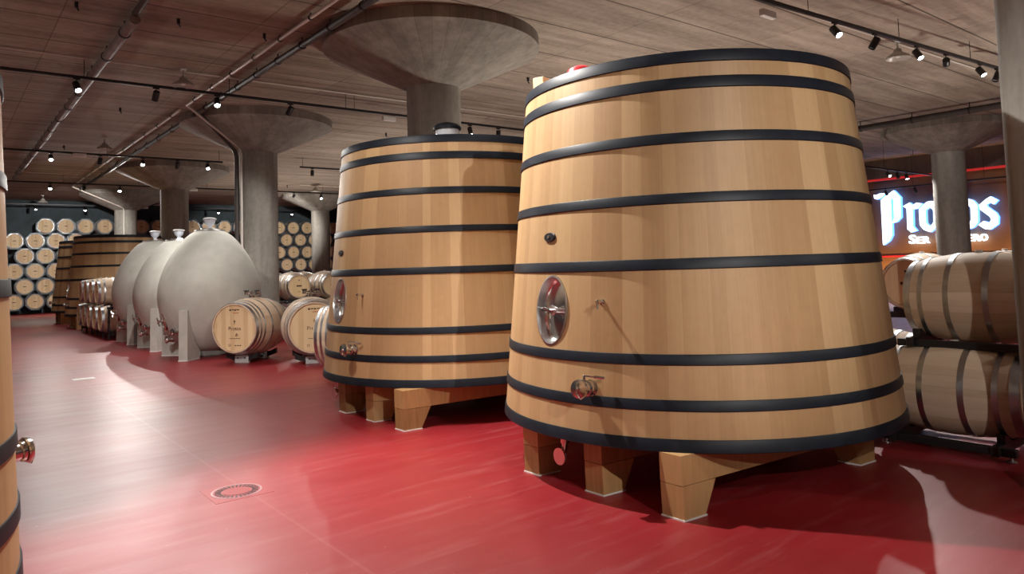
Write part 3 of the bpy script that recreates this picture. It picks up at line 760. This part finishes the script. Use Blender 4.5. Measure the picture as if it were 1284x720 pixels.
def small_letter(ch, x0, x1, z0, z1):
    me = text_mesh(ch, 1.0, M['sign_face'], .2, .012)
    xs = [v.co.x for v in me.vertices]; ys = [v.co.y for v in me.vertices]; zs = [v.co.z for v in me.vertices]
    for v in me.vertices:
        fx = (v.co.x - min(xs)) / (max(xs) - min(xs)); fy = (v.co.y - min(ys)) / (max(ys) - min(ys)); fz = (v.co.z - min(zs)) / (max(zs) - min(zs))
        v.co = (x0 + fx * (x1 - x0), -.10 + .14 * (1 - fz) , z0 + fy * (z1 - z0))
    o = bpy.data.objects.new('small_letter', me); COL.objects.link(o); o.parent = sg
for ch, a, b, hi in (('S', 1.25, 1.49, 2.24), ('E', 1.54, 1.73, 2.15), ('R', 1.79, 2.01, 2.15), ('P', 2.28, 2.53, 2.24), ('R', 2.59, 2.80, 2.15), ('I', 2.87, 2.94, 2.15),
                     ('M', 3.01, 3.27, 2.15), ('E', 3.33, 3.51, 2.15), ('R', 3.57, 3.79, 2.15), ('O', 3.80, 4.04, 2.15)):
    small_letter(ch, a, b, 1.88, hi)

# ------------------------------------------------------------------ ceiling services
def rail(p, q, label, hangers=(), r=.02, group='black lighting tracks under the ceiling'):
    p = Vector(p); q = Vector(q); d = q - p; rz = math.atan2(d.y, d.x)
    t = thing('lighting_track', label, 'lighting track', p, (0, 0, rz), group)
    MB().box(0, d.length, -.022, .022, -.02, .03).build('track', M['black'], t)
    n = max(2, int(d.length / 2.2))
    for i in range(n + 1):
        x = .1 + (d.length - .2) * i / n
        MB().cyl(.006, .03, CEIL - p.z, 6, Matrix.Translation((x, 0, 0))).build('hanger', M['black'], t)
    return t
rail(W(14.1, -3, 5.0), W(14.1, 6.95, 5.0), 'long black lighting track crossing above the nearest egg')
rail(W(14.1, 6.95, 5.0), W(14.1, 15, 5.0), 'black lighting track running on behind the flared column and near vat')
rail(W(22.77, 0.6, 5.0), W(22.77, 6.9, 5.0), 'black lighting track crossing in front of the third column')
rail(W(22.77, 9.37, 5.0), W(22.77, 14, 5.0), 'short black lighting track end seen left of the middle vat')
rail(W(30.1, 1, 5.0), W(30.1, 16, 5.0), 'black lighting track in front of the farthest left column head')
rail(W(38.9, 2, 5.0), W(38.9, 20, 5.0), 'farthest black lighting track along the barrel wall', group=None)
rail((3.47 - 5.4, 9.52 - 3.72, 5.0), (9.39 + 1.2, 13.6 + .83, 5.0), 'black lighting track at upper right above the near vat')
rail(W(10.7, 22, 4.3), W(10.7, 29, 4.3), 'black lighting track left of the column before the sign')
rail(W(14.5, 29.6, 4.1), W(7, 29.6, 4.1), 'black lighting track hanging just in front of the sign wall')
rail(W(-4.2, -4, 5.0), W(-4.2, 12, 5.0), 'lighting track overhead behind the viewpoint')

def make_spot(on):
    t = thing('track_spotlight', 'x', 'spotlight', group='spotlights on the tracks')
    MB().box(-.055, .055, -.016, .016, -.045, -.02).build('adapter', M['black'], t)
    MB().cyl(.010, -.10, -.04, 10).build('arm', M['black'], t)
    b = MB().lathe([(.0, .07), (.052, .07), (.056, .064), (.056, -.115), (.050, -.118), (.047, -.10), (.0, -.10)], 24, closed=False).build('body', M['black'], t)
    b.location = (0, 0, -.15)
    MB().lathe([(0, -.104), (.046, -.104), (.046, -.098), (0, -.098)], 20, closed=False).build('lens', M['lamp_on' if on else 'lamp_off'], b)
    return t
S_on, S_off = make_spot(True), make_spot(False)
used = {True: False, False: False}
LIGHTS = []
def spot(p, aim, on, label, power=None, size=70, rz=RZ):
    src = S_on if on else S_off
    o = src if not used[on] else dup(src)
    used[on] = True
    place(o, p, (0, 0, rz), label, 'spotlights on the tracks')
    b = [c for c in kids(o) if c.name.startswith('body')][0]
    piv = Vector(p) + Vector((0, 0, -.15))
    d = (Vector(aim) - piv).normalized()
    q = (-d).to_track_quat('Z', 'Y').to_matrix()
    b.rotation_euler = (Matrix.Rotation(-rz, 3, 'Z') @ q).to_euler()
    if power:
        LIGHTS.append((piv + d * .13, d, power, size))
    return o
WARM = (1.0, 0.955, 0.90)
TR = 5.0
def tpos(al, ac, z=TR): return W(al, ac, z)
nm = ['first', 'second', 'third', 'fourth', 'fifth', 'sixth']
# track over the eggs
for i, (ac, on, aim, pw) in enumerate(((1.86, True, W(11.2, 2.8, .6), 300), (3.11, True, W(17.6, 2.9, 1.0), 520), (4.18, True, W(11.0, 3.6, .6), 300), (5.62, True, W(17.0, 4.6, 1.2), 420))):
    spot(tpos(14.1, ac), aim, on, '%s spotlight from the left on the long track above the nearest egg, %s' % (nm[i], 'lit' if i % 2 == 0 else 'turned away'), pw, 90)
spot(tpos(14.1, 10.1), W(13.0, 10.4, .0), True, 'tilted spotlight just above the rim of the middle vat, near its airlock', 300)
spot(tpos(14.1, 10.97), W(14.4, 11.1, 0), False, 'unlit spotlight above the middle vat, beside the near vat')
for i, (ac, on, aim, pw) in enumerate(((2.41, True, W(18.5, 2.2, .5), 150), (3.58, True, W(24.2, 3.2, .8), 150), (4.66, True, W(18.8, 3.6, .5), 400), (5.60, True, W(25.5, 5.6, 0.5), 90), (6.46, True, W(19.0, 5.8, .5), 220))):
    spot(tpos(22.77, ac), aim, on, '%s spotlight from the left on the track before the third column, %s' % (nm[i], 'lit' if i % 2 == 0 else 'turned away'), pw, 115 if i % 2 == 0 else 64)
spot(tpos(22.77, 9.8), W(22.0, 9.4, 0), False, 'unlit spotlight on the short track end left of the middle vat')
for i, (ac, on, aim, pw) in enumerate(((3.17, True, W(25.5, 2.7, .5), 200), (4.22, True, W(39, 5.0, 1.9), 1900), (5.38, True, W(25.6, 4.2, .5), 480), (12.1, True, W(39, 14.2, 2.2), 1900), (13.35, True, W(27.5, 12.6, 1), 420))):
    spot(tpos(30.1, ac), aim, on, '%s spotlight from the left on the track before the farthest column head, %s' % (nm[i], 'lit' if i in (0, 2, 4) else 'turned away'), pw, 115 if i in (0, 2, 4) else 58)
for i, (ac, pw) in enumerate(((3.55, 150), (5.5, 150), (11.55, 150), (15.5, 150), (17.6, 150))):
    spot(tpos(38.9, ac), W(36.6, ac - .3, 0.5), True, '%s lit spotlight from the left on the farthest track along the barrel wall' % nm[i], pw, 80)
# right-hand track
rt0 = Vector((3.47, 9.52, 5.0)); rtd = (Vector((9.39, 13.6, 5.0)) - rt0)
rrz = math.atan2(rtd.y, rtd.x)
for i, (al, ac, on, aim, pw) in enumerate(((0, 10.35, True, (5.9, 8.0, 1.6), 700), (0, 11.45, False, (4.2, 11.8, 2), 0), (0, 12.75, True, (7.6, 9.8, 1.6), 500), (0, 13.75, True, (13.0, 21.2, 2.4), 1000), (0, 15.05, True, (9.6, 11.0, 1.6), 300), (0, 15.75, False, (7.8, 13.3, 2), 0))):
    f = (ac - 8.66) / (15.83 - 8.66); p = rt0 + rtd * f
    spot(p, aim, on, '%s spotlight from the left on the upper right track, %s' % (nm[i], 'lit' if i % 2 == 0 else 'turned away'), pw, 110 if i % 2 == 0 else 34, rrz)
for i, (ac, on) in enumerate(((24.6, True), (26.0, True), (25.3, False))):
    spot(W(10.7, ac, 4.3), (W(8.8, 23.9, 2.2) if i == 0 else W(9.6, ac - 1.0, 1.5)), on, ['left lit spotlight on the small track beside the sign column', 'right lit spotlight on the small track beside the sign column', 'unlit spotlight between the two lit ones by the sign column'][i], 800 if on else None)
for i, al in enumerate((13.0, 11.9, 8.3)):
    spot(W(al, 29.6, 4.1), W(al - .2, 30.9, 2.4), False, ['unlit spotlight above the first letter of the sign', 'unlit spotlight above the second letter of the sign', 'unlit spotlight right of the last letter of the sign'][i])
# the same track carried on over the near vats and the one behind the viewpoint: unseen spots, mostly added for brightness
for i, (ac, aim, pw) in enumerate(((2.35, (.45, 4.3, .5), 1400), (.9, (-1.7, 7.4, 1.3), 420), (-.6, (-4.5, 12.3, .7), 1300), (4.6, (.7, 6.6, 2.6), 100), (1.6, W(3.4, .1, 1.0), 260))):  # first two follow the light on the vats; the other three are added
    f = (ac - 8.66) / (15.83 - 8.66)
    spot(rt0 + rtd * f, aim, True, ['lit spotlight overhead, out of view, turned to the near vat', 'lit spotlight overhead, out of view, turned to the middle vat', 'added lit spotlight overhead, out of view, turned to the barrels by the eggs', 'added lit spotlight overhead, out of view, turned to the lid of the near vat', 'added lit spotlight overhead, out of view, turned to the vat at the left edge'][i], pw, (90, 84, 40, 90, 70)[i], rrz)
for i, (ac, aim, pw, sz) in enumerate(((-4.0, (3.6, 5.9, .8), 1300, 24), (.9, (-.7, 7.2, 1.6), 1300, 38), (2.6, (1.2, 2.4, 0), 150, 50), (7.4, (3.6, 5.8, .4), 350, 45))):  # second follows a shadow edge on the middle vat; the others are added
    spot(tpos(-4.2, ac), aim, True, '%s unseen lit spotlight on the track behind the viewpoint' % nm[i], pw, sz)
for i, (p, d, pw, size) in enumerate(LIGHTS):
    l = bpy.data.lights.new('spot_beam', 'SPOT'); l.energy = pw; l.color = WARM; l.spot_size = R(size); l.spot_blend = .55; l.shadow_soft_size = .045
    o = bpy.data.objects.new('spot_beam', l); COL.objects.link(o); o.location = p; o.rotation_euler = d.to_track_quat('-Z', 'Y').to_euler()

# pipes and conduits
def run(name, pts, r, mat, label, cat, clips=0, group=None, clip_mat='black'):
    t = thing(name, label, cat, pts[0], (0, 0, 0), group)
    o0 = Vector(pts[0])
    MB().pipe([Vector(p) - o0 for p in pts], r, 14).build('tube', M[mat], t)
    if clips:
        a, b = Vector(pts[0]), Vector(pts[1])
        for i in range(clips):
            c = a + (b - a) * ((i + .5) / clips) - o0; top = CEIL - o0.z
            q = MB().lathe([(r, -.02), (r + .012, -.02), (r + .012, .02), (r, .02)], 12, Matrix.Translation(c) @ (b - a).to_track_quat('Z', 'Y').to_matrix().to_4x4())
            q.box(c.x - .008, c.x + .008, c.y - .008, c.y + .008, c.z + r, top)
            q.build('pipe_hanger', M[clip_mat], t)
    return t
run('ceiling_pipe', [W(11.0, 2.16, 5.17), W(31, 2.16, 5.17)], .075, 'pipe', 'brown pipe on hangers along the upper left of the ceiling', 'pipe', 14)
run('ceiling_pipe', [W(-2, 2.16, 5.25), W(11.0, 2.16, 5.25)], .045, 'darkpipe', 'thinner dark pipe leading into the brown pipe at the upper left', 'pipe', 8)
def on_col(c, ang_off, z, r=.5):
    """point on a column's skin, ang_off degrees left of the side that faces the viewpoint"""
    c = Vector((c[0], c[1], 0)); a = math.atan2(-c.y, -c.x) - R(ang_off)
    return Vector((c.x + r * math.cos(a), c.y + r * math.sin(a), z))
B = (-6.28, 17.88); D = (-17.3, 32.2)
run('conduit', [W(2, 4.28, 5.28), W(16.6, 4.28, 5.28), on_col(B, 52, 4.62, .56), on_col(B, 50, 4.45, .52), on_col(B, 50, 0.1, .52)], .028, 'conduit', 'pale conduit along the ceiling that bends down the column behind the eggs', 'conduit', 12)
run('ceiling_pipe', [W(2, 4.62, 5.22), W(16.9, 4.62, 5.22), on_col(B, 70, 4.60, .60), on_col(B, 74, 4.42, .53), on_col(B, 74, 0.1, .53)], .055, 'darkpipe', 'dark pipe beside the pale conduit, dropping down the column behind the eggs', 'pipe', 14)
run('conduit', [W(17.2, 4.28, 5.28), W(33.6, 4.28, 5.28), on_col(D, 10, 4.62, .55), on_col(D, 8, 4.45, .5), on_col(D, 8, 0.1, .5)], .03, 'conduit', 'pale conduit running on to bend down the farthest left column', 'conduit', 12)
run('ceiling_pipe', [W(17.2, 4.62, 5.22), W(34, 4.62, 5.22)], .055, 'darkpipe', 'dark pipe running on under the far part of the ceiling', 'pipe', 12)
run('ceiling_pipe', [W(16, 20.75, 5.14), W(2, 20.75, 5.14)], .085, 'darkpipe', 'thick dark pipe under the ceiling left of the near right column', 'pipe', 10)
run('conduit', [W(14.0, -4, 5.32), W(14.0, 14, 5.32)], .016, 'conduit', 'thin conduit crossing the ceiling above the long light track', 'conduit', 0)
run('conduit', [W(5.75, 9, 5.32), W(5.45, 17, 5.32)], .016, 'conduit', 'thin conduit on the ceiling behind the upper right track', 'conduit', 0)
run('conduit', [W(29.9, 2.3, 5.31), W(29.9, 4.0, 5.31)], .02, 'conduit', 'short pale conduit on the far left of the ceiling', 'conduit', 0)
run('conduit', [W(29.9, 12.3, 5.31), W(29.9, 14.2, 5.31)], .02, 'conduit', 'short pale conduit high between piped column and middle vat', 'conduit', 0)

def make_pendant():
    t = thing('pendant_lamp', 'x', 'pendant lamp', group='old dome pendant lamps')
    MB().cyl(.02, -.16, 0, 12).build('stem', M['shade'], t)
    MB().box(-.05, .05, -.05, .05, -.035, 0, None, .008).build('junction_box', M['white'], t)
    MB().lathe([(.04, -.15), (.06, -.16), (.075, -.21), (.11, -.24), (.18, -.28), (.20, -.315), (.205, -.33), (.195, -.325), (.17, -.29), (.10, -.255), (.05, -.23), (.03, -.16)], 36).build('shade', M['shade'], t)
    MB().lathe([(0, -.23), (.03, -.235), (.045, -.27), (.035, -.305), (0, -.315)], 20, closed=False).build('bulb', M['white'], t)
    return t
pd = make_pendant()
for i, (al, ac, lab) in enumerate(((13.9, 3.53, 'dome pendant lamp on the thin conduit above the nearest egg'), (21.9, 3.55, 'dome pendant lamp before the track with the unlit second spotlight'),
                                   (38.2, 3.75, 'far dome pendant lamp high at the left before the barrel wall'), (38.2, 8.5, 'far dome pendant lamp right of the farthest left column'),
                                   (5.55, 13.45, 'dome pendant lamp behind the upper right track'), (29.7, 12.9, 'dome pendant lamp high between the piped column and middle vat'), (29.6, 7.3, 'dome pendant lamp right of the third column head'))):
    place(pd if i == 0 else dup(pd), W(al, ac, CEIL), G, lab)
em = MB().box(-.16, .16, -.04, .04, -.05, .05, None, .008)
for i, (al, ac, z, lab) in enumerate(((22.6, 3.06, 4.93, 'white emergency light left of the lit lamp before the third column'), (5.45, 9.1, 4.95, 'white emergency light at the left end of the upper right track'),
                                      (30.0, 7.96, 4.93, 'white emergency light just right of the third column'), (38.7, 8.0, 4.93, 'white emergency light by the farthest left column'), (14.24, 7.97, 4.93, 'white emergency light just left of the flared column shaft'))):
    if i == 0: eo = em.build('emergency_light', M['white'])
    else: eo = eo.copy(); COL.objects.link(eo)
    place(eo, W(al, ac, z), G); tag(eo, lab, 'emergency light', 'white emergency lights')
    if i == 0:
        pass
an = MB().cyl(.025, -.05, .03, 10).tube((0, 0, -.05), (.03, 0, -.09), .012, 8)
places = [(11.24, 1.48, 'ceiling hook nearest the upper left corner'), (11.2, 2.78, 'ceiling hook right of the brown pipe at the top'), (11.18, 4.05, 'ceiling hook left of the pale conduit at the top'), (11.87, 5.79, 'ceiling hook left under the flared head of the column behind the middle vat'),
          (11.03, 9.39, 'ceiling hook between the flared column head and near vat'), (17.9, 3.21, 'ceiling hook below the first long track'), (23.77, 2.83, 'ceiling hook just above the second track at the left'), (24.06, 8.98, 'ceiling hook right of the piped column'), (17.72, 9.81, 'ceiling hook above the left rim of the middle vat'), (30.53, 11.98, 'ceiling hook above the far lamps right of the piped column')]
for i, (al, ac, lab) in enumerate(places):
    if i == 0: ao = an.build('ceiling_hook', M['black'])
    else: ao = ao.copy(); COL.objects.link(ao)
    place(ao, W(al, ac, CEIL - .03), G); tag(ao, lab, 'ceiling hook', 'small black hooks in the ceiling')

# ------------------------------------------------------------------ on the floor
t = thing('floor_drain', 'round floor drain grating set in the red floor of the aisle', 'drain', W(5.36, 1.70), G)
MB().box(-.20, .20, -.20, .20, 0, .0015).build('surround', plain('drain_surround', (0.29, 0.028, 0.033), .4), t)
MB().lathe([(.172, .0), (.172, .004), (.160, .004), (.160, .0)], 48).build('rim', M['grate'], t)
q = MB()
for i in range(30):
    q.box(.105, .148, -.0065, .0065, .001, .0035, Matrix.Rotation(2 * PI * i / 30, 4, 'Z'))
q.build('slots', M['black'], t)
MB().lathe([(0, .001), (.095, .001), (.095, .0035), (0, .0035)], 40, closed=False).build('cover', plain('drain_cover', (0.27, 0.018, 0.023), .4), t)
o = MB().box(-.15, .15, -.11, .11, 0, .004).build('floor_plate', M['plate'], None, W(13.0, 1.82), G); tag(o, 'small pale plate let into the red floor at the left', 'floor plate')

# unseen upward lamps added to brighten the ceiling
for al, ac, pw in ((0, -7.0, 1100), (8, -7.0, 1500), (16, -7.0, 1400), (25, -7.0, 1200), (34, -5.5, 700), (-7, 1, 600), (-6, 8, 600), (9, 10.0, 950), (20, 12, 900), (29, 12, 900), (3, 17, 1000), (14, 20, 700)):
    l = bpy.data.lights.new('ceiling_fill', 'SPOT'); l.energy = pw; l.color = (1.0, .92, .80); l.spot_size = R(150); l.spot_blend = .9; l.shadow_soft_size = .3
    o = bpy.data.objects.new('ceiling_fill', l); COL.objects.link(o); o.location = W(al, ac, .3)
    o.rotation_euler = (PI, 0, 0)

# unseen warm lamps added at the foot of the sign wall
for al in (13.5, 11.6, 9.7, 7.8):
    l = bpy.data.lights.new('wall_fill', 'SPOT'); l.energy = 150; l.color = (1.0, .55, .25); l.spot_size = R(110); l.spot_blend = .8; l.shadow_soft_size = .1
    o = bpy.data.objects.new('wall_fill', l); COL.objects.link(o); o.location = W(al, 29.9, .25)
    o.rotation_euler = (W(al, 31.0, 1.9) - o.location).to_track_quat('-Z', 'Y').to_euler()

# ------------------------------------------------------------------ rest of the hall, light and camera
w = bpy.data.worlds.new('hall'); scene.world = w; w.use_nodes = True
w.node_tree.nodes['Background'].inputs[0].default_value = (0.80, 0.72, 0.70, 1)
w.node_tree.nodes['Background'].inputs[1].default_value = 0.06

cam = bpy.data.cameras.new('camera'); co = bpy.data.objects.new('camera', cam); COL.objects.link(co)
p, ro = R(3.2738), -0.0324471
fw = Vector((0, math.cos(p), math.sin(p))); up0 = Vector((0, -math.sin(p), math.cos(p))); r0 = Vector((1, 0, 0))
rt = r0 * math.cos(ro) + up0 * math.sin(ro); up = up0 * math.cos(ro) - r0 * math.sin(ro)
mw = Matrix((rt, up, -fw)).transposed().to_4x4(); mw.translation = (0, 0, 1.55)
co.matrix_world = mw
cam.sensor_fit = 'HORIZONTAL'; cam.sensor_width = 36; cam.lens = 903.455 / 1284 * 36
cam.shift_y = -0.0618; cam.clip_start = .05; cam.clip_end = 200
scene.camera = co
scene.view_settings.view_transform = 'Standard'; scene.view_settings.look = 'None'
scene.view_settings.gamma = 1; scene.view_settings.use_curve_mapping = False
scene.view_settings.exposure = 0.02
